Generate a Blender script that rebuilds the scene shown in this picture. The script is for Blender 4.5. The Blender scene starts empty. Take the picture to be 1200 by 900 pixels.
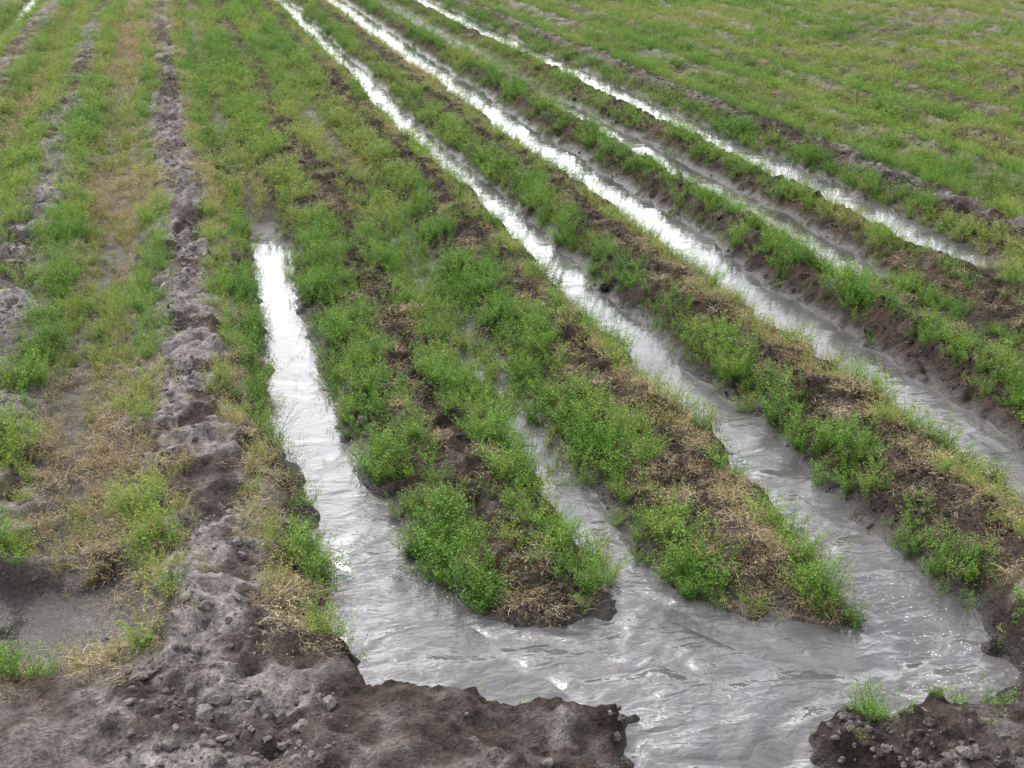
import bpy, math, numpy as np
rng = np.random.default_rng(7)
scene = bpy.context.scene

# ------------------------------------------------------------------ noise
def _h(ix, iy, seed):
    n = (ix.astype(np.int64)*374761393 + iy.astype(np.int64)*668265263 + seed*1442695041) & 0xffffffff
    n = ((n ^ (n >> 13))*1274126177) & 0xffffffff
    n = (n ^ (n >> 16)) & 0xffffffff
    return n.astype(np.float64)/4294967295.0
def vn(x, y, seed=0):
    fx = np.floor(x); fy = np.floor(y)
    tx = x-fx; ty = y-fy
    tx = tx*tx*(3-2*tx); ty = ty*ty*(3-2*ty)
    a = _h(fx, fy, seed); b = _h(fx+1, fy, seed); c = _h(fx, fy+1, seed); d = _h(fx+1, fy+1, seed)
    return (a*(1-tx)+b*tx)*(1-ty)+(c*(1-tx)+d*tx)*ty
def fbm(x, y, seed=0, o=4):
    s = 0; a = .5; t = 0
    for i in range(o):
        ca, sa = math.cos(.6*i+.3), math.sin(.6*i+.3)
        s = s + a*vn((x*ca-y*sa)*2**i+13.7*i, (x*sa+y*ca)*2**i-7.1*i, seed+i*17)
        t += a; a *= .5
    return s/t
def ss(a, b, x):
    t = np.clip((x-a)/(b-a), 0, 1); return t*t*(3-2*t)

# ------------------------------------------------------------------ layout (metres, rows run along +Y)
ZW = -0.05
ridges  = [-7.5,-6.7,-5.9,-5.1,-4.3,-3.45,-2.6,-1.75,-.92,0.0,.93,1.71,2.53,3.42,4.13,5.02,5.8,6.6,7.4,8.2,9.0,9.8,10.6,11.4,12.2,13.,13.8,14.6,15.4,16.2,17.,17.8,18.6,19.4]
furrows = [0.5*(a+b) for a, b in zip(ridges[:-1], ridges[1:])]
fix = {8:-.45, 9:.46, 10:1.29, 11:2.10, 12:3.04, 13:3.78, 14:4.50}
for k, v in fix.items(): furrows[k] = v
POOL = np.array([(.34,4.0),(.35,3.4),(.36,3.14),(.43,2.97),(.63,2.87),(.845,2.79),(1.055,2.71),(1.0,2.6),(.97,2.48),(.9,2.2),(.85,1.0),
 (1.65,1.0),(1.56,2.2),(1.47,2.4),(1.49,2.516),(1.74,2.52),(2.07,2.5),(2.22,2.69),(2.30,3.0),(2.27,3.37),(2.2,3.7),(1.99,3.7),
 (1.95,3.3),(1.93,3.02),(1.72,3.04),(1.54,3.12),(1.42,3.30),(1.36,3.6),(1.33,3.75),(1.28,3.7),(1.2,3.27),(.96,3.21),(.77,3.36),(.68,3.67),(.58,4.1)])
def sdpoly(x, y, P):
    d = np.full(x.shape, 1e9); ins = np.zeros(x.shape, bool)
    n = len(P)
    for i in range(n):
        ax, ay = P[i]; bx, by = P[(i+1) % n]
        ex, ey = bx-ax, by-ay
        t = np.clip(((x-ax)*ex+(y-ay)*ey)/(ex*ex+ey*ey), 0, 1)
        d = np.minimum(d, np.hypot(x-ax-t*ex, y-ay-t*ey))
        c = ((ay > y) != (by > y)) & (x < (bx-ax)*(y-ay)/((by-ay) if by != ay else 1e-9)+ax)
        ins ^= c
    return np.where(ins, -d, d)

def wander(x, y):
    return x + (vn(y*.35, x*.12+3, 5)-.5)*.10*ss(3.5, 8, y) + (vn(y*1.6, x*.8, 6)-.5)*.07 + (vn(y*5.5, x*3.5, 7)-.5)*.06 + (vn(y*14, x*12, 8)-.5)*.035

def furrow_floor(i, y):
    dry = -0.012 + 0*y
    n = (vn(y*.9, y*0+i*3.3, 40)-.5)*.03 + (vn(y*3.1, y*0+i*3.3, 41)-.5)*.02
    if i == 9:  return -.078+n*.8 + ss(7.5, 8.4, y)*.068 - ss(5.6, 4.2, y)*.014
    if i == 10: return -.050+n*1.3 + ss(4.2, 5.6, y)*.026+ss(8, 10, y)*.02
    if i == 11: return -.082+n*.6 - ss(5.2, 3.8, y)*.014
    if i == 12: return -.092+n*.7
    if i == 13: return -.092+n + ss(11.5, 13, y)*.06 + (1-ss(5.8, 6.6, y))*.085
    if i == 14: return -.098+n + (1-ss(5.9, 6.6, y))*.09
    if i == 6:  return -.080+n + (1-ss(13, 15, y))*.07
    return dry + n*.4

def terrain(x, y, full=False):
    xw = wander(x, y)
    z = np.full(x.shape, .03)
    fl = np.zeros(x.shape)
    for i, f in enumerate(furrows):
        rl, rr = ridges[i], ridges[i+1]
        m = (xw >= rl) & (xw < rr)
        if not m.any(): continue
        xx = xw[m]; yy = y[m]
        d = np.where(xx < f, (f-xx)/(f-rl), (xx-f)/(rr-f))
        top = np.where(xx < f, .095 if i == 9 else .060, .095 if i == 8 else .060)
        if i in (9, 10): top = np.where((xx > .6) & (xx < 1.3), .035, top)
        if i in (12, 13, 14): top = np.where(xx < 3.3 if i == 12 else xx > 0, .045, top)
        if i > 14: top = top*.7
        bot = furrow_floor(i, yy)
        w = ss(.08, .82, d)
        if i == 12: w = ss(.12, .86, d)
        if i in (13, 14): w = ss(.20, .9, d)
        z[m] = bot + (top-bot)*w
        fl[m] = 1-w
    hol = ss(3.86, 3.76, y+.12*(vn(x*7, y*0, 4)-.5))*ss(3.28, 3.42, y)*ss(.40, .26, np.abs(x+.52+.05*np.sin(y*9)))
    dam = np.exp(-((y-3.90-.1*(vn(x*5, y*0, 3)-.5))/.06)**2)*ss(.50, .25, np.abs(x+.50))
    bl = 3.22 - .30*ss(.1, 1.0, x) + (fbm(x*3, y*3, 70)-.5)*.22
    bank = ss(bl+.1, bl-.08, y)
    zb = .052 + (fbm(x*2.2, y*2.2, 71)-.5)*.13 + (fbm(x*6, y*6, 72)-.5)*.06
    zb = zb - .03*ss(-.2, -1.2, x)
    z = z*(1-bank) + zb*bank
    rough = (1-fl*.70)*(1-.85*hol)
    dist_f = 1-.5*ss(10, 25, y)
    b1 = 1-np.abs(2*vn(x*11, y*11, 80)-1)
    b2 = 1-np.abs(2*vn(x*24+3, y*24, 81)-1)
    n0 = fbm(x*4.5, y*4.5, 82, 4)-.5
    n1 = fbm(x*14, y*14, 83, 3)-.5
    z = z + rough*(n0*.06 + n1*.06 + (b1-.5)*.024 + (b2-.5)*.016)*dist_f
    cl = fbm(x*9+50, y*9, 84, 3)
    z = z + (1-fl)*(1-hol)*ss(.52, .62, cl)*.028
    z = z + ss(.15, .5, fl)*ss(1., .75, fl)*ss(.56, .68, fbm(x*8, y*8+20, 85, 3))*.03*(y < 15)
    near = y < 5.5
    sd = np.full(x.shape, 9.)
    if near.any():
        xn = x[near]; yn = y[near]
        s = sdpoly(xn + (fbm(xn*6, yn*6, 90)-.5)*.15+(vn(xn*25, yn*25, 92)-.5)*.035, yn + (fbm(xn*6+9, yn*6, 91)-.5)*.15+(vn(xn*25, yn*25, 93)-.5)*.035, POOL)
        sd[near] = s
        zz = z[near]; bk = bank[near]
        slope = .5 + 1.8*bk
        zc = ZW + s*slope
        zin = ZW - np.minimum(.07, -s*.9)
        zz = np.where(s < 0, np.minimum(zz, zin), np.minimum(zz, zc + (n1[near]*.05)*ss(0, .05, s)))
        z[near] = zz
    z = z + dam*.04 - hol*.055
    dryx = ((xw < .12) & (xw > -2.0)) | (xw > 4.95)
    z = np.where(dryx & (sd > 0), np.maximum(z, ZW+.010+.012*n0+.02*n1*(1-.6*hol)), z)
    if full: return z, fl, bank, sd, xw, hol, dam
    return z

# ------------------------------------------------------------------ node helpers
def new_mat(name):
    m = bpy.data.materials.new(name); m.use_nodes = True
    nt = m.node_tree; nt.nodes.clear()
    out = nt.nodes.new('ShaderNodeOutputMaterial')
    return m, nt, out
def N(nt, t, **kw):
    n = nt.nodes.new(t)
    for k, v in kw.items(): setattr(n, k, v)
    return n
def L(nt, a, b): nt.links.new(a, b)
def math_(nt, op, a, b=None, clamp=False):
    n = N(nt, 'ShaderNodeMath', operation=op, use_clamp=clamp)
    for i, v in enumerate((a, b)):
        if v is None: continue
        if isinstance(v, (int, float)): n.inputs[i].default_value = v
        else: L(nt, v, n.inputs[i])
    return n.outputs[0]
def mixc(nt, f, a, b, bt='MIX'):
    n = N(nt, 'ShaderNodeMix', data_type='RGBA', blend_type=bt)
    for s, v in ((n.inputs[0], f), (n.inputs[6], a), (n.inputs[7], b)):
        if isinstance(v, (int, float)): s.default_value = v
        elif isinstance(v, tuple): s.default_value = (*v, 1)
        else: L(nt, v, s)
    return n.outputs[2]
def ramp(nt, f, stops):
    n = N(nt, 'ShaderNodeValToRGB'); e = n.color_ramp.elements
    while len(e) < len(stops): e.new(.5)
    for k, (p, c) in zip(e, stops):
        k.position = p; k.color = (*c, 1) if isinstance(c, tuple) else (c, c, c, 1)
    L(nt, f, n.inputs[0]); return n.outputs[0]
def noise(nt, vec, scale, detail=4, rough=.55, dist=0):
    n = N(nt, 'ShaderNodeTexNoise'); n.inputs['Scale'].default_value = scale
    n.inputs['Detail'].default_value = detail; n.inputs['Roughness'].default_value = rough
    n.inputs['Distortion'].default_value = dist
    L(nt, vec, n.inputs['Vector']); return n.outputs[0]

# ------------------------------------------------------------------ soil
m_soil, nt, out = new_mat('field_soil')
geo = N(nt, 'ShaderNodeNewGeometry'); pos = geo.outputs['Position']
col = N(nt, 'ShaderNodeAttribute', attribute_name='soilcol').outputs['Color']
wet = N(nt, 'ShaderNodeAttribute', attribute_name='wet').outputs['Fac']
straw = N(nt, 'ShaderNodeAttribute', attribute_name='straw').outputs['Fac']
n1 = noise(nt, pos, 18, 4, .65); n2 = noise(nt, pos, 90, 3, .7)
c = mixc(nt, 1.0, col, ramp(nt, n1, [(.25, .35), (.75, 1.55)]), 'MULTIPLY')
c = mixc(nt, 1.0, c, ramp(nt, n2, [(.3, .5), (.7, 1.4)]), 'MULTIPLY')
flm = math_(nt, 'MULTIPLY', ramp(nt, noise(nt, pos, 100, 2, .7, 1.5), [(.52, 0.), (.6, 1.)]), straw)
c = mixc(nt, flm, c, (.25, .195, .11))
bs = N(nt, 'ShaderNodeBsdfPrincipled'); L(nt, c, bs.inputs['Base Color'])
L(nt, ramp(nt, wet, [(0, 1.), (1, .38)]), bs.inputs['Roughness'])
L(nt, ramp(nt, wet, [(0, .10), (1, .34)]), bs.inputs['Specular IOR Level'])
hsum = math_(nt, 'ADD', math_(nt, 'MULTIPLY', n1, .8), math_(nt, 'MULTIPLY', n2, .3))
bp = N(nt, 'ShaderNodeBump'); bp.inputs['Distance'].default_value = .035
L(nt, ramp(nt, wet, [(0, 1.), (1, .6)]), bp.inputs['Strength'])
L(nt, hsum, bp.inputs['Height']); L(nt, bp.outputs[0], bs.inputs['Normal'])
L(nt, bs.outputs[0], out.inputs[0])

def axis(parts):
    a = []
    for s, e, d0, d1 in parts:
        p = s
        while p < e:
            a.append(p); t = (p-s)/(e-s); p += d0+(d1-d0)*t
    a.append(parts[-1][1]); return np.array(a)
xs = axis([(-400,-20,60,15),(-20,-8,1.5,.2),(-8,-2.2,.12,.018),(-2.2,4.2,.0145,.0145),(4.2,9,.0145,.035),(9,18,.035,.08),(18,40,.1,3),(40,400,5,60)])
ys = axis([(-60,0,20,1),(0,1.9,.3,.05),(1.9,2.3,.03,.014),(2.3,7.5,.0135,.0155),(7.5,14,.0155,.04),(14,30,.04,.12),(30,60,.3,3),(60,600,5,80)])
X, Y = np.meshgrid(xs, ys)
nx, ny = len(xs), len(ys)
Xf, Yf = X.ravel(), Y.ravel()
Z, FL, BK, SD, XW, HOL, DAM = terrain(Xf, Yf, True)
fade = ss(22, 40, np.abs(Xf)) ; Z = Z*(1-fade)
idx = np.arange(nx*ny).reshape(ny, nx)
q = np.stack([idx[:-1,:-1], idx[:-1,1:], idx[1:,1:], idx[1:,:-1]], -1).reshape(-1, 4)
me = bpy.data.meshes.new('ground')
me.vertices.add(nx*ny); me.vertices.foreach_set('co', np.stack([Xf, Yf, Z], 1).astype(np.float32).ravel())
me.loops.add(q.size); me.loops.foreach_set('vertex_index', q.astype(np.int32).ravel())
me.polygons.add(len(q)); me.polygons.foreach_set('loop_start', np.arange(0, q.size, 4, dtype=np.int32))
me.polygons.foreach_set('use_smooth', np.ones(len(q), bool))
me.update()
above = Z-ZW
wetv = ss(.07, .0, above)*(((XW > .1) & (XW < 5)) | (SD < 1)).astype(float)
wetv = wetv*np.where((XW > 3.5) & (Yf < 6.2), .3, 1)
mudfloor = ss(.5, .85, FL)*ss(.3, .18, np.abs(XW+.47))*ss(.30, .55, fbm(Xf*3, Yf*1.2, 104)+.15*ss(6, 3.5, Yf))*(1-BK)
wetv = np.clip(np.maximum(wetv, np.maximum(.85*HOL, .5*mudfloor)), 0, 1)
big = fbm(Xf*1.3, Yf*.7, 100); fine = fbm(Xf*7, Yf*7, 101)
right = ss(.15, .4, Xf)*(1-ss(4.7, 5.3, Xf))*(1-.75*BK)
dry = np.array([.225, .20, .187]); brown = np.array([.052, .038, .030]); wetc = np.array([.022, .017, .014]); mud = np.array([.026, .023, .022])
br = np.clip(right*1.0 + ss(.42, .62, fine)*.6 - (1-right)*0.1, 0, 1)
br = np.clip(br*(1-.3*BK*(Xf < .9)) + .45*FL, 0, 1)
br = np.clip(br - .22*right*ss(.55, .7, fine)*ss(.03, .06, Z)*(1-BK), 0, 1)
darkp = ss(.48, .60, big+(fine-.5)*.7)*.75
C = dry[None]*(1-br[:, None]) + brown[None]*br[:, None]
C = C*(1-darkp[:, None]) + brown[None]*.9*darkp[:, None]
edge = np.clip(ss(.12, .0, SD)*BK*1.0 + .5*ss(.30, .1, SD)*BK*ss(.45, .6, fine), 0, 1)[:, None]
C = C*(1-edge) + np.array([.034, .026, .022])[None]*edge
bandfar = .5*ss(17.6, 18.1, Yf+.1*Xf+.8*(big-.5))*(1-ss(19, 19.6, Yf+.1*Xf))*ss(9, 11, Xf)
mm = np.clip(HOL+mudfloor, 0, 1)[:, None]
C = C*(1-wetv[:, None]) + (wetc[None]*(1-mm)+mud[None]*mm)*wetv[:, None]
gr = (.8*ss(7, 15, Yf)+.5*ss(5, 6.5, Xf))*ss(.28, .46, fbm(Xf*2.5, Yf*1.2, 103))*(ss(.25, .6, FL)*.85+.15)*(1-bandfar)
gr = np.clip(gr, 0, .85)*(1-wetv)
C = C*(1-gr[:, None]) + np.array([.095, .115, .032])[None]*gr[:, None]
C = C*(1-bandfar[:, None])+np.array([.15,.125,.11])[None]*bandfar[:, None]
a = me.color_attributes.new('soilcol', 'FLOAT_COLOR', 'POINT')
a.data.foreach_set('color', np.concatenate([C, np.ones((len(C), 1))], 1).astype(np.float32).ravel())
def fattr(me, n, v):
    a = me.attributes.new(n, 'FLOAT', 'POINT'); a.data.foreach_set('value', v.astype(np.float32))
fattr(me, 'wet', wetv)

straw_rows = [(-1.45,.10,.4),(-1.2,.1,.4),(-.6,.08,.7),(-.34,.12,1.),(-.22,.07,.8),(.19,.06,.9),(.3,.05,.4),(.85,.06,.5),(1.05,.05,.4),(1.62,.05,.7),(1.82,.06,.9),(2.45,.04,.4),(2.68,.08,1.1),(2.82,.05,.5),
              (3.5,.08,.6),(4.05,.1,.4),(4.75,.1,.4)]
def straw_d(x, y):
    xw = wander(x, y); s = np.zeros(x.shape)
    for c, w, d in straw_rows: s = np.maximum(s, d*np.exp(-((xw-c)/w)**2))
    s = np.maximum(s, .4*(xw > 5.2)); s = np.maximum(s, .35*(xw < -1.6))
    s = s*ss(.34, .54, fbm(x*2.6, y*1.5, 110)+.06)
    tip = np.exp(-(((x-1.74)/.17)**2+((y-3.25)/.25)**2)); tip2 = np.exp(-(((x-.95)/.15)**2+((y-3.4)/.2)**2))*.5
    tip3 = np.exp(-(((x+.28)/.10)**2+((y-3.6)/.5)**2))*.9; tip4 = np.exp(-(((x-.22)/.08)**2+((y-3.5)/.5)**2))*.8
    s = np.maximum(np.maximum(s, tip4), np.maximum(tip, np.maximum(tip2, tip3)))
    return s*ss(3.0, 3.25, y+.25*ss(.5,1.5,x))
fattr(me, 'straw', straw_d(Xf, Yf)*(1-bandfar)*(Yf < 60)*.7)
me.materials.append(m_soil)
ground = bpy.data.objects.new('ground', me); scene.collection.objects.link(ground)

# ------------------------------------------------------------------ water
m_w, nt, out = new_mat('muddy_water')
geo = N(nt, 'ShaderNodeNewGeometry'); pos = geo.outputs['Position']
mp = N(nt, 'ShaderNodeMapping'); mp.inputs['Scale'].default_value = (.7, 1.25, 1); mp.inputs['Rotation'].default_value = (0, 0, .35); L(nt, pos, mp.inputs[0])
w1 = noise(nt, mp.outputs[0], 5, 2, .45, 1.2); w2 = noise(nt, mp.outputs[0], 20, 2, .5, .8); w3 = noise(nt, pos, 2.2, 3, .6, .8)
flow = N(nt, 'ShaderNodeAttribute', attribute_name='flow').outputs['Fac']
w4 = noise(nt, pos, 65, 1, .5)
patch = ramp(nt, noise(nt, pos, 2.2, 2, .5, .8), [(.38, .25), (.62, 1.2)])
hh = math_(nt, 'ADD', math_(nt, 'MULTIPLY', w1, 1.25), math_(nt, 'MULTIPLY', w2, .36))
hh = math_(nt, 'ADD', hh, math_(nt, 'MULTIPLY', w4, .05))
hh = math_(nt, 'MULTIPLY', math_(nt, 'MULTIPLY', hh, flow), patch)
bp = N(nt, 'ShaderNodeBump'); bp.inputs['Strength'].default_value = 1.0; bp.inputs['Distance'].default_value = .022; L(nt, hh, bp.inputs['Height'])
bs = N(nt, 'ShaderNodeBsdfPrincipled')
cc = ramp(nt, w3, [(.36, (.065, .060, .061)), (.64, (.125, .117, .119))])  # muddy tone variation, with dark ripple shading painted into the base colour
vo = N(nt, 'ShaderNodeTexVoronoi'); vo.inputs['Scale'].default_value = 75; L(nt, pos, vo.inputs['Vector'])
foam = N(nt, 'ShaderNodeAttribute', attribute_name='foam').outputs['Fac']
speck = math_(nt, 'MULTIPLY', ramp(nt, vo.outputs['Distance'], [(.20, 1.), (.32, 0.)]), math_(nt, 'MULTIPLY', foam, ramp(nt, noise(nt, pos, 22, 3), [(.5, 0.), (.6, 1.)])))
cc = mixc(nt, speck, cc, (.5, .5, .5))
L(nt, cc, bs.inputs['Base Color']); bs.inputs['Roughness'].default_value = .05; bs.inputs['IOR'].default_value = 1.55
L(nt, bp.outputs[0], bs.inputs['Normal']); L(nt, bs.outputs[0], out.inputs[0])
wx = np.linspace(-6, 5.5, 240); wy = np.concatenate([np.linspace(1, 6, 140), np.linspace(6.1, 45, 160)])
WX, WY = np.meshgrid(wx, wy); WXf, WYf = WX.ravel(), WY.ravel()
mw = bpy.data.meshes.new('water')
id2 = np.arange(WXf.size).reshape(WX.shape)
q2 = np.stack([id2[:-1,:-1], id2[:-1,1:], id2[1:,1:], id2[1:,:-1]], -1).reshape(-1, 4)
mw.from_pydata(np.stack([WXf, WYf, np.full(WXf.shape, ZW)], 1).tolist(), [], q2.tolist())
mw.polygons.foreach_set('use_smooth', np.ones(len(q2), bool))
fattr(mw, 'flow', .08+.92*ss(5.2, 3.2, WYf))
fattr(mw, 'foam', np.clip(np.exp(-(((WXf-2.08)/.16)**2+((WYf-2.9)/.4)**2))+.5*np.exp(-(((WXf-1.9)/.3)**2+((WYf-2.6)/.12)**2)), 0, 1))
mw.materials.append(m_w)
water = bpy.data.objects.new('irrigation_water', mw); scene.collection.objects.link(water)

# ------------------------------------------------------------------ scatter system
def hidden_collection(name, objs):
    c = bpy.data.collections.new(name)
    for o in objs: c.objects.link(o)
    return c
def scatter(name, P, rot, scl, ids, tint, coll):
    me = bpy.data.meshes.new(name); me.vertices.add(len(P))
    me.vertices.foreach_set('co', P.astype(np.float32).ravel())
    a = me.attributes.new('rot', 'FLOAT_VECTOR', 'POINT'); a.data.foreach_set('vector', rot.astype(np.float32).ravel())
    fattr(me, 'scl', scl); fattr(me, 'tint', tint)
    a = me.attributes.new('idx', 'INT', 'POINT'); a.data.foreach_set('value', ids.astype(np.int32))
    o = bpy.data.objects.new(name, me); scene.collection.objects.link(o)
    g = bpy.data.node_groups.new(name+'_nodes', 'GeometryNodeTree')
    g.interface.new_socket('Geometry', in_out='INPUT', socket_type='NodeSocketGeometry')
    g.interface.new_socket('Geometry', in_out='OUTPUT', socket_type='NodeSocketGeometry')
    gi = g.nodes.new('NodeGroupInput'); go = g.nodes.new('NodeGroupOutput')
    ip = g.nodes.new('GeometryNodeInstanceOnPoints'); ci = g.nodes.new('GeometryNodeCollectionInfo')
    ci.inputs['Collection'].default_value = coll; ci.inputs['Separate Children'].default_value = True; ci.inputs['Reset Children'].default_value = True
    ip.inputs['Pick Instance'].default_value = True
    def na(n, t):
        k = g.nodes.new('GeometryNodeInputNamedAttribute'); k.data_type = t; k.inputs['Name'].default_value = n
        return [s for s in k.outputs if s.enabled][0]
    g.links.new(gi.outputs[0], ip.inputs['Points']); g.links.new(ci.outputs[0], ip.inputs['Instance'])
    g.links.new(na('idx', 'INT'), ip.inputs['Instance Index'])
    g.links.new(na('rot', 'FLOAT_VECTOR'), ip.inputs['Rotation'])
    g.links.new(na('scl', 'FLOAT'), ip.inputs['Scale'])
    g.links.new(ip.outputs[0], go.inputs[0])
    md = o.modifiers.new('scatter', 'NODES'); md.node_group = g
    return o

def mesh_from(name, V, F, lv, mat):
    me = bpy.data.meshes.new(name); me.from_pydata(V, [], F)
    fattr(me, 'lv', np.array(lv)); me.materials.append(mat)
    return bpy.data.objects.new(name, me)

def leaf_mat(name, stops, transl=.35):
    m, nt, out = new_mat(name)
    t = N(nt, 'ShaderNodeAttribute', attribute_name='tint', attribute_type='INSTANCER').outputs['Fac']
    lv = N(nt, 'ShaderNodeAttribute', attribute_name='lv').outputs['Fac']
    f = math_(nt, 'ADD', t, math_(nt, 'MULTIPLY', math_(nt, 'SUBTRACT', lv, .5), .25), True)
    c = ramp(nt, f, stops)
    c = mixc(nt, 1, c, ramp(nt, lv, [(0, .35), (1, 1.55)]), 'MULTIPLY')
    b = N(nt, 'ShaderNodeBsdfPrincipled'); L(nt, c, b.inputs['Base Color']); b.inputs['Roughness'].default_value = .6
    b.inputs['Specular IOR Level'].default_value = .2
    if transl <= 0:
        L(nt, b.outputs[0], out.inputs[0]); return m
    tr = N(nt, 'ShaderNodeBsdfTranslucent'); L(nt, c, tr.inputs[0])
    mx = N(nt, 'ShaderNodeMixShader'); mx.inputs[0].default_value = transl
    L(nt, b.outputs[0], mx.inputs[1]); L(nt, tr.outputs[0], mx.inputs[2]); L(nt, mx.outputs[0], out.inputs[0])
    return m
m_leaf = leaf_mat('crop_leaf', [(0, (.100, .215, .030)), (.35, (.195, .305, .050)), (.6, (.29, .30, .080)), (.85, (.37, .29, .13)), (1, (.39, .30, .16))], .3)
m_straw = leaf_mat('dry_straw', [(0, (.16, .115, .062)), (.5, (.31, .235, .13)), (1, (.44, .35, .21))], 0)

def unit(v): return v/(np.linalg.norm(v)+1e-9)
def add_leaf(V, F, lv, p, d, l, w, val, r):
    d = unit(d); up = unit(np.array([0, 0, 1.])+r.normal(0, .45, 3)); s = unit(np.cross(d, up)); n = np.cross(s, d)
    k = len(V)
    V += [tuple(p), tuple(p+d*l*.55+s*w*.5+n*w*.18), tuple(p+d*l), tuple(p+d*l*.55-s*w*.5+n*w*.18)]
    F += [(k, k+1, k+2), (k, k+2, k+3)]; lv += [val]*4
def add_strip(V, F, lv, pts, w, val, r):
    k = len(V); side = unit(np.array([r.normal(), r.normal(), .3*r.normal()]))
    n = len(pts)
    for i, p in enumerate(pts):
        ww = w*(1-.6*i/(n-1))*.5
        V += [tuple(p-side*ww), tuple(p+side*ww)]; lv += [val]*2
    F += [(k+2*i, k+2*i+1, k+2*i+3, k+2*i+2) for i in range(n-1)]

def plant(i, stems, hgt, spread, leafl, sparse=1.0, droop=0., n=9):
    r = np.random.default_rng(100+i); V, F, lv = [], [], []
    for s in range(stems):
        a = r.uniform(0, 2*math.pi); rad = spread*.45*math.sqrt(r.random())
        p = np.array([rad*math.cos(a), rad*math.sin(a), -.008])
        a2 = a+r.normal(0, .6); lean = r.uniform(.1, 1.)*spread/.07*.75
        h = hgt*r.uniform(.5, 1.2); pts = []
        for j in range(n):
            t = j/(n-1)
            pts.append(p+np.array([math.cos(a2)*lean*h*(t**1.4), math.sin(a2)*lean*h*(t**1.4), h*(t-droop*t*t)])+r.normal(0, .0012, 3))
        add_strip(V, F, lv, pts[::2] if n == 9 else pts, .0026, .3, r)
        base = r.uniform(.2, .8)
        for j in range(1, n):
            for u in range(int(round(r.uniform(3, 6)*sparse))):
                q = pts[j]+(pts[j-1]-pts[j])*r.random()
                b = r.uniform(0, 2*math.pi); el = r.uniform(-.2, .9)
                d = np.array([math.cos(b), math.sin(b), el])
                ll = leafl*r.uniform(.6, 1.25)*(1-.25*j/n)
                off = unit(d)*r.uniform(0, .010)
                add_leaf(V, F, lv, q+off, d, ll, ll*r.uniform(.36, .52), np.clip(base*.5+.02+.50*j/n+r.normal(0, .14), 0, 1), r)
    return mesh_from('crop_plant_variant_%02d' % i, V, F, lv, m_leaf)
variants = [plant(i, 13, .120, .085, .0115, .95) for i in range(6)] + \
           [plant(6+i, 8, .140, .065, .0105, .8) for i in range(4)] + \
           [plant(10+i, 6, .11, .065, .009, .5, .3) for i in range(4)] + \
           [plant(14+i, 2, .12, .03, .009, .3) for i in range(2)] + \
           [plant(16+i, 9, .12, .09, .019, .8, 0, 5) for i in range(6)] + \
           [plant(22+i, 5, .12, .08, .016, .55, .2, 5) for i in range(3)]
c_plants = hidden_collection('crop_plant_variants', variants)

def straw_tuft(i):
    r = np.random.default_rng(300+i); V, F, lv = [], [], []
    for s in range(34):
        p = np.array([*r.normal(0, .03, 2), r.uniform(0, .014)]); a = r.uniform(0, 6.28); l = r.uniform(.015, .06)
        el = r.uniform(-.05, .7); bend = r.normal(0, 1.0); pts = []
        for j in range(4):
            t = j/3; aa = a+bend*t
            pts.append(p+np.array([math.cos(aa)*l*t, math.sin(aa)*l*t, el*l*t*(1-.6*t)])+r.normal(0, .0015, 3))
        add_strip(V, F, lv, pts, r.uniform(.0012, .0028), r.uniform(0, 1), r)
    for s in range(50):
        p = np.array([*r.normal(0, .035, 2), r.uniform(.0, .03)])
        add_leaf(V, F, lv, p, r.normal(0, 1, 3)*np.array([1, 1, .5]), r.uniform(.005, .012), r.uniform(.002, .005), r.uniform(0, .8), r)
    return mesh_from('straw_variant_%02d' % i, V, F, lv, m_straw)
c_straw = hidden_collection('straw_variants', [straw_tuft(i) for i in range(6)])

m_clod, nt, out = new_mat('soil_clod')
t = N(nt, 'ShaderNodeAttribute', attribute_name='tint', attribute_type='INSTANCER').outputs['Fac']
tc = N(nt, 'ShaderNodeNewGeometry').outputs['Position']
cc = ramp(nt, t, [(0, (.028, .021, .017)), (.5, (.055, .041, .033)), (1, (.19, .17, .157))])
nn = noise(nt, tc, 120, 3, .7); cc = mixc(nt, 1, cc, ramp(nt, nn, [(.3, .6), (.7, 1.3)]), 'MULTIPLY')
b = N(nt, 'ShaderNodeBsdfPrincipled'); L(nt, cc, b.inputs['Base Color']); b.inputs['Roughness'].default_value = .9; b.inputs['Specular IOR Level'].default_value = .2
bp = N(nt, 'ShaderNodeBump'); bp.inputs['Distance'].default_value = .006; L(nt, nn, bp.inputs['Height']); L(nt, bp.outputs[0], b.inputs['Normal'])
L(nt, b.outputs[0], out.inputs[0])
import bmesh
def clod(i):
    r = np.random.default_rng(500+i); bm = bmesh.new(); bmesh.ops.create_icosphere(bm, subdivisions=2, radius=1)
    k = r.normal(0, 1, (9, 3)); ph = r.uniform(0, 6, 9); sc = r.uniform(.6, 1.2, 3)*np.array([1, 1, .65])
    for v in bm.verts:
        p = np.array(v.co); s = 1+sum(.10*math.sin(k[j]@p*(1.6+.5*j)+ph[j]) for j in range(9))
        v.co = tuple(p*s*sc)
    me = bpy.data.meshes.new('soil_clod_variant_%d' % i); bm.to_mesh(me); bm.free()
    me.materials.append(m_clod)
    return bpy.data.objects.new(me.name, me)
c_clod = hidden_collection('soil_clod_variants', [clod(i) for i in range(6)])

def inview(x, y, m=1.0):
    return (y > 2.2) & (x > -1.6-.16*y-m*.3) & (x < .9+m*.6+.72*y)

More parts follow.
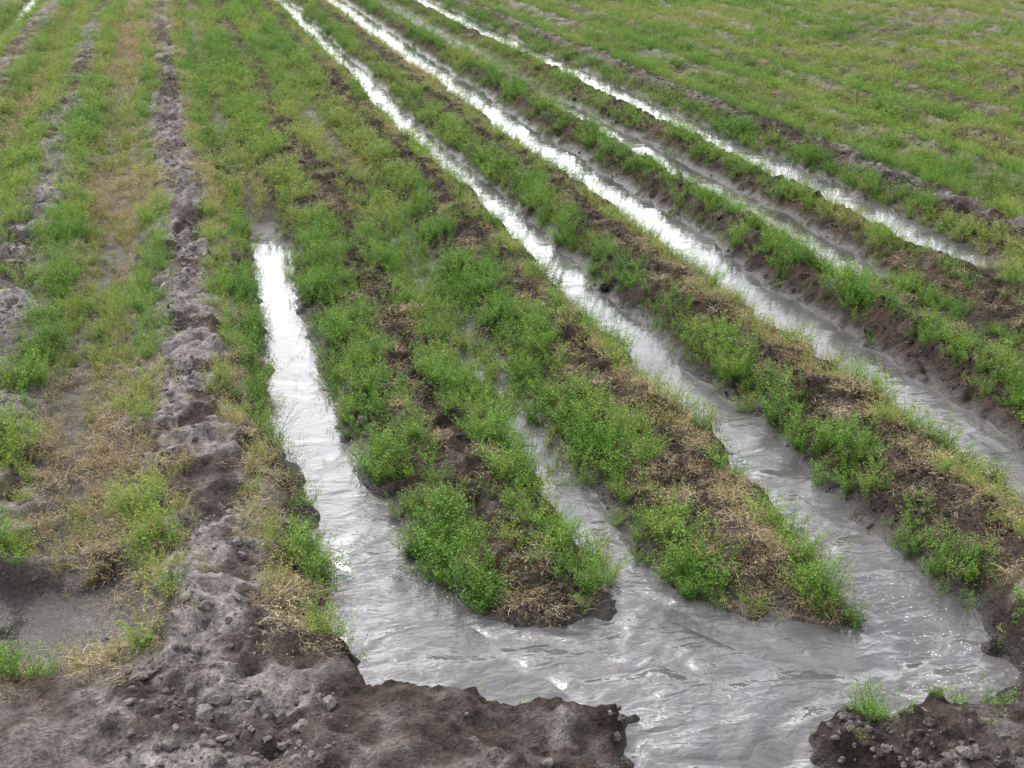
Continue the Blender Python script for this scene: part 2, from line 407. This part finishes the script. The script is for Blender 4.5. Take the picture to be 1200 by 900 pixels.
# x, width, density near, density far, tint
rows = [(-.70,.12,1.,1.,.24),(-.20,.065,.9,.9,.34),(.28,.065,1.,1.,.24),(.71,.145,1.,1.,.27),(1.12,.10,1.,1.,.30),(1.29,.08,.8,.75,.38),(1.50,.11,1.,1.,.25),
        (1.88,.06,1.,1.,.22),(2.33,.10,1.,1.,.19),(2.77,.055,.8,.8,.40),(3.36,.10,1.,1.,.21),(3.52,.04,.45,.35,.38),(4.07,.075,1.,1.,.25),
        (4.20,.035,.35,.3,.36),(4.80,.09,1.,1.,.25),(-1.12,.12,1.,1.,.28),(-1.5,.11,1.,1.,.28),(-1.98,.12,1.,1.,.28),(-2.35,.12,1.,1.,.28),
        (-.55,.08,.85,.9,.64),(-.37,.12,.95,.95,.66),(-.12,.05,.4,.5,.70),(.17,.055,.95,.95,.62),(2.66,.06,.9,.9,.64),(1.80,.05,.7,.8,.64),(.90,.05,.3,.4,.56),(-1.3,.10,.9,.95,.60),(-1.75,.10,.3,.3,.6),
        (.50,.10,0.,.75,.42),(3.78,.09,.7,0.,.36),(4.50,.10,.7,0.,.36)]
for k, r_ in enumerate(ridges):
    if r_ > 5: rows += [(r_+.22,.14,1.,1.,.28),(r_+.56,.13,1.,1.,.33),(r_+.39,.09,.7,.7,.48)]
    if r_ < -2: rows += [(r_-.2,.12,1.,1.,.28),(r_-.6,.12,.95,.95,.32),(r_-.4,.10,.7,.7,.58)]
def green_d(x, y):
    xw = wander(x, y); best = np.zeros(x.shape); tint = np.full(x.shape, .3); clump = np.full(x.shape, .5)
    for k, (c, w, dn, df, tn) in enumerate(rows):
        if abs(c-.50) < 1e-6: d = df*ss(8.0, 9.0, y)
        elif c in (3.78, 4.50): d = dn*ss(6.6, 6.0, y)
        else: d = (dn+(df-dn)*ss(5, 12, y))
        wob = (vn(y*2.1, y*0+k*7.7, 120)-.5)*.05+(vn(y*5.1, y*0+k*5.7, 122)-.5)*.04
        g = fbm(y*1.6+k*31, y*0+k*3.1, 121, 3)
        gap = .38+.62*ss(.31, .45, g+.08)
        cm = vn(y*5.5+k*17.3, y*0+k*2.3, 123)
        v = d*gap*(.62+.38*ss(.15, .6, cm))*np.exp(-np.abs((xw-c-wob)/(w*(.88+.40*cm)))**2.4)
        m = v > best; best = np.where(m, v, best); tint = np.where(m, tn, tint); clump = np.where(m, cm, clump)
    rr = np.min(np.abs(xw[:, None]-np.array(ridges)[None]), axis=1)
    best = np.maximum(best, .10*ss(.10, .2, rr)*ss(2.8, 4, y))
    best = np.maximum(best, .34*ss(.10, .18, rr)*ss(7, 12, y))
    best = np.where((xw > 5.3), np.maximum(best, .5*ss(.34, .5, fbm(x*1.5, y*1.0, 130))*ss(-.04, .12, rr)), best)
    best = np.where((xw > 5.3), best*(.45+.55*ss(.30, .44, fbm(x*.9, y*1.3, 131))), best)
    bare = np.exp(-((xw-5.02)/.13)**2)
    return best*(1-bare), tint, clump
n = 850000
y = 2.6+ (34-2.6)*rng.random(n)**1.55; x = rng.uniform(-8, 24, n)
keep = inview(x, y) & (x < 22)
x, y = x[keep], y[keep]
pdf = (1/1.55)*((y-2.6)/31.4+1e-4)**(1/1.55-1)/31.4*n/32.
want = np.where(y < 8, 460., 460*(8/y)**.88)
acc = rng.random(len(x)) < want/pdf
x, y = x[acc], y[acc]
d, tn, cmp_ = green_d(x, y)
z, fl, bk, sd, xw, hol, dam = terrain(x, y, True)
d = d*(1-bk)*(1-hol)
bandf = ss(17.6, 18.1, y+.1*x)*(1-ss(19, 19.6, y+.1*x))*ss(9, 11, x)
d = d*(1-bandf*.5)
deep = ZW-z
wetm = deep > .016
emerg = np.maximum(.14*((sd > -.08) & (sd < 8)), np.where(sd > 8, .08*(xw < 3.3), 0.))*ss(.05, .02, deep) + .6*(np.abs(xw-1.29) < .2)*(y > 3.5)*ss(5.2, 3.9, y)*.5
d = np.where(wetm, np.minimum(np.maximum(d*.10, emerg), .35), d)
k = rng.random(len(x)) < d
x, y, z, tn, d, xw, deep, cmp_ = x[k], y[k], z[k], tn[k], d[k], xw[k], deep[k], cmp_[k]
patch = fbm(x*1.1, y*.7, 140, 3)
tint = tn + (patch-.5)*.9 + rng.normal(0, .13, len(x)) - .12*(cmp_-.4)
tint = tint + .06*ss(.3, -.5, x) + .10*ss(5, 7, x)*(patch-.2)
tint = np.clip(tint, 0, .95)
scl = rng.uniform(.5, 1.15, len(x))*(.52+.32*np.clip(d, 0, 1)+.28*cmp_)*(1+.15*ss(9, 20, y))
scl = scl*np.where(tn > .5, .85, 1)*np.where((xw > 3.45) & (xw < 3.6) | (xw > 4.14) & (xw < 4.3), .65, 1)
ids = np.where(tint > .55, rng.integers(6, 14, len(x)), np.where(d > .4, rng.integers(0, 10, len(x)), rng.integers(4, 13, len(x))))
far = y > 9+rng.normal(0, .7, len(x))
ids = np.where(far, np.where(tint > .55, rng.integers(21, 25, len(x)), np.where(d > .35, rng.integers(16, 22, len(x)), rng.integers(20, 25, len(x)))), ids)
inw = deep > .016
ids = np.where(inw & ~far, rng.integers(12, 16, len(x)), ids)
z = np.maximum(z, ZW-.035)
spec = np.array([(-.53,3.27,1.0,.05,1),(-.60,3.25,.9,.05,3),(-.47,3.24,.8,.1,2),(-.66,3.23,.8,.1,4),(-.57,3.22,.8,.1,0),(-.63,3.28,.9,.1,5),(-.36,3.38,.7,.25,7),(.31,3.22,.9,.15,1),(.36,3.25,.8,.1,5),(.25,3.2,.6,.3,8),
  (1.66,2.49,1.,.1,0),(1.72,2.50,.95,.12,4),(1.60,2.47,.8,.1,2),(1.63,2.52,.9,.1,1),(1.69,2.46,.9,.1,5),(1.92,2.48,.7,.1,3),(2.0,2.47,.7,.1,5),(1.84,2.49,.5,.2,1),(1.96,2.5,.6,.1,2),(.80,2.83,.8,.2,14),(.82,2.84,.6,.2,11),(.70,2.89,1.,.35,15),(.53,2.95,.6,.3,14),
  (.78,2.82,.6,.15,8),(2.27,2.72,1.1,.2,7),(2.30,2.66,1.0,.2,8),(2.33,2.8,.9,.2,2),(2.22,2.75,1.1,.25,15),(2.2,2.6,1.1,.25,14),(1.55,2.38,.5,.4,12),(1.92,2.36,.6,.45,13)])
x = np.concatenate([x, spec[:, 0]]); y = np.concatenate([y, spec[:, 1]]); z = np.concatenate([z, np.maximum(terrain(spec[:, 0], spec[:, 1]), ZW-.02)])
tint = np.concatenate([tint, spec[:, 3]]); scl = np.concatenate([scl, spec[:, 2]]); ids = np.concatenate([ids, spec[:, 4]])
rot = np.stack([rng.normal(0, .15, len(x)), rng.normal(0, .15, len(x)), rng.uniform(0, 6.28, len(x))], 1)
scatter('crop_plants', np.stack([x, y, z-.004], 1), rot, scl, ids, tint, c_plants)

n = 150000
y = 2.9+(20-2.9)*rng.random(n)**1.5; x = rng.uniform(-5, 14, n)
k = inview(x, y, .6); x, y = x[k], y[k]
z, fl, bk, sd, xw, hol, dam = terrain(x, y, True)
s = straw_d(x, y)*(1-.6*bk)*(z > ZW+.006)*(1-hol)
k = rng.random(len(x)) < s*.8
x, y, z = x[k], y[k], z[k]
rot = np.stack([rng.normal(0, .15, len(x)), rng.normal(0, .15, len(x)), rng.uniform(0, 6.28, len(x))], 1)
scatter('straw_litter', np.stack([x, y, z], 1), rot, rng.uniform(.5, 1.15, len(x)), rng.integers(0, 6, len(x)), np.clip(rng.normal(.55, .25, len(x)), 0, 1), c_straw)

n = 200000
y = 2.2+(14-2.2)*rng.random(n)**1.7; x = rng.uniform(-4, 10, n)
k = inview(x, y, .3); x, y = x[k], y[k]
z, fl, bk, sd, xw, hol, dam = terrain(x, y, True)
p = (1-fl)**1.2*ss(.4, .65, fbm(x*3, y*3, 150))*(z > ZW+.002)*.9*(1-.3*bk)
k = rng.random(len(x)) < p
x, y, z, bk = x[k], y[k], z[k], bk[k]
sz = np.clip(rng.lognormal(-5.1, .6, len(x)), .002, .026)
right = ss(.5, .9, x)*(1-ss(4.6, 5.2, x))*(1-.6*bk)
tint = np.clip(.88-.5*right+rng.normal(0, .16, len(x)), 0, 1)
rot = np.stack([rng.uniform(-.4, .4, len(x)), rng.uniform(-.4, .4, len(x)), rng.uniform(0, 6.28, len(x))], 1)
scatter('soil_clods', np.stack([x, y, z+sz*.05], 1), rot, sz, rng.integers(0, 6, len(x)), tint, c_clod)

# ------------------------------------------------------------------ light
w = bpy.data.worlds.new('World'); scene.world = w; w.use_nodes = True
nt = w.node_tree; nt.nodes.clear()
sky = N(nt, 'ShaderNodeTexSky', sky_type='NISHITA'); sky.sun_disc = False
sky.sun_elevation = math.radians(50); sky.sun_rotation = math.radians(-20); sky.air_density = 1.0; sky.dust_density = 3.5
hs = N(nt, 'ShaderNodeHueSaturation'); hs.inputs['Saturation'].default_value = .25; hs.inputs['Value'].default_value = 2.45; L(nt, sky.outputs[0], hs.inputs['Color'])
tc = N(nt, 'ShaderNodeTexCoord')
cl = noise(nt, tc.outputs['Generated'], 4.5, 4, .55, .4)
cm = mixc(nt, 1, hs.outputs[0], ramp(nt, cl, [(.33, .55), (.67, 1.45)]), 'MULTIPLY')
sx = N(nt, 'ShaderNodeSeparateXYZ'); L(nt, tc.outputs['Generated'], sx.inputs[0])
vm = N(nt, 'ShaderNodeVectorMath', operation='SCALE'); L(nt, cm, vm.inputs[0])
mr = N(nt, 'ShaderNodeMapRange', clamp=True); mr.inputs['From Min'].default_value = .1; mr.inputs['From Max'].default_value = .55
mr.inputs['To Min'].default_value = 1.65; mr.inputs['To Max'].default_value = 1.0; L(nt, sx.outputs[2], mr.inputs['Value'])
L(nt, mr.outputs[0], vm.inputs['Scale'])
bg = N(nt, 'ShaderNodeBackground'); bg.inputs['Strength'].default_value = .15; L(nt, vm.outputs[0], bg.inputs[0])
wo = N(nt, 'ShaderNodeOutputWorld'); L(nt, bg.outputs[0], wo.inputs[0])
sl = bpy.data.lights.new('sun', 'SUN'); sl.energy = 1.5; sl.angle = math.radians(15); sl.color = (1, .97, .93)
so = bpy.data.objects.new('sun', sl); scene.collection.objects.link(so)
so.rotation_euler = (math.radians(-40), 0, math.radians(20))

cam = bpy.data.cameras.new('camera'); cam.lens = 45; cam.sensor_width = 36; cam.clip_end = 2000
cam.dof.use_dof = True; cam.dof.focus_distance = 5.0; cam.dof.aperture_fstop = 11
co = bpy.data.objects.new('camera', cam); scene.collection.objects.link(co)
co.location = (0, 0, 2.1); co.rotation_euler = (math.radians(90-21.8), 0, math.radians(-14.9))
scene.camera = co
scene.view_settings.view_transform = 'Standard'; scene.view_settings.look = 'None'; scene.view_settings.exposure = 0
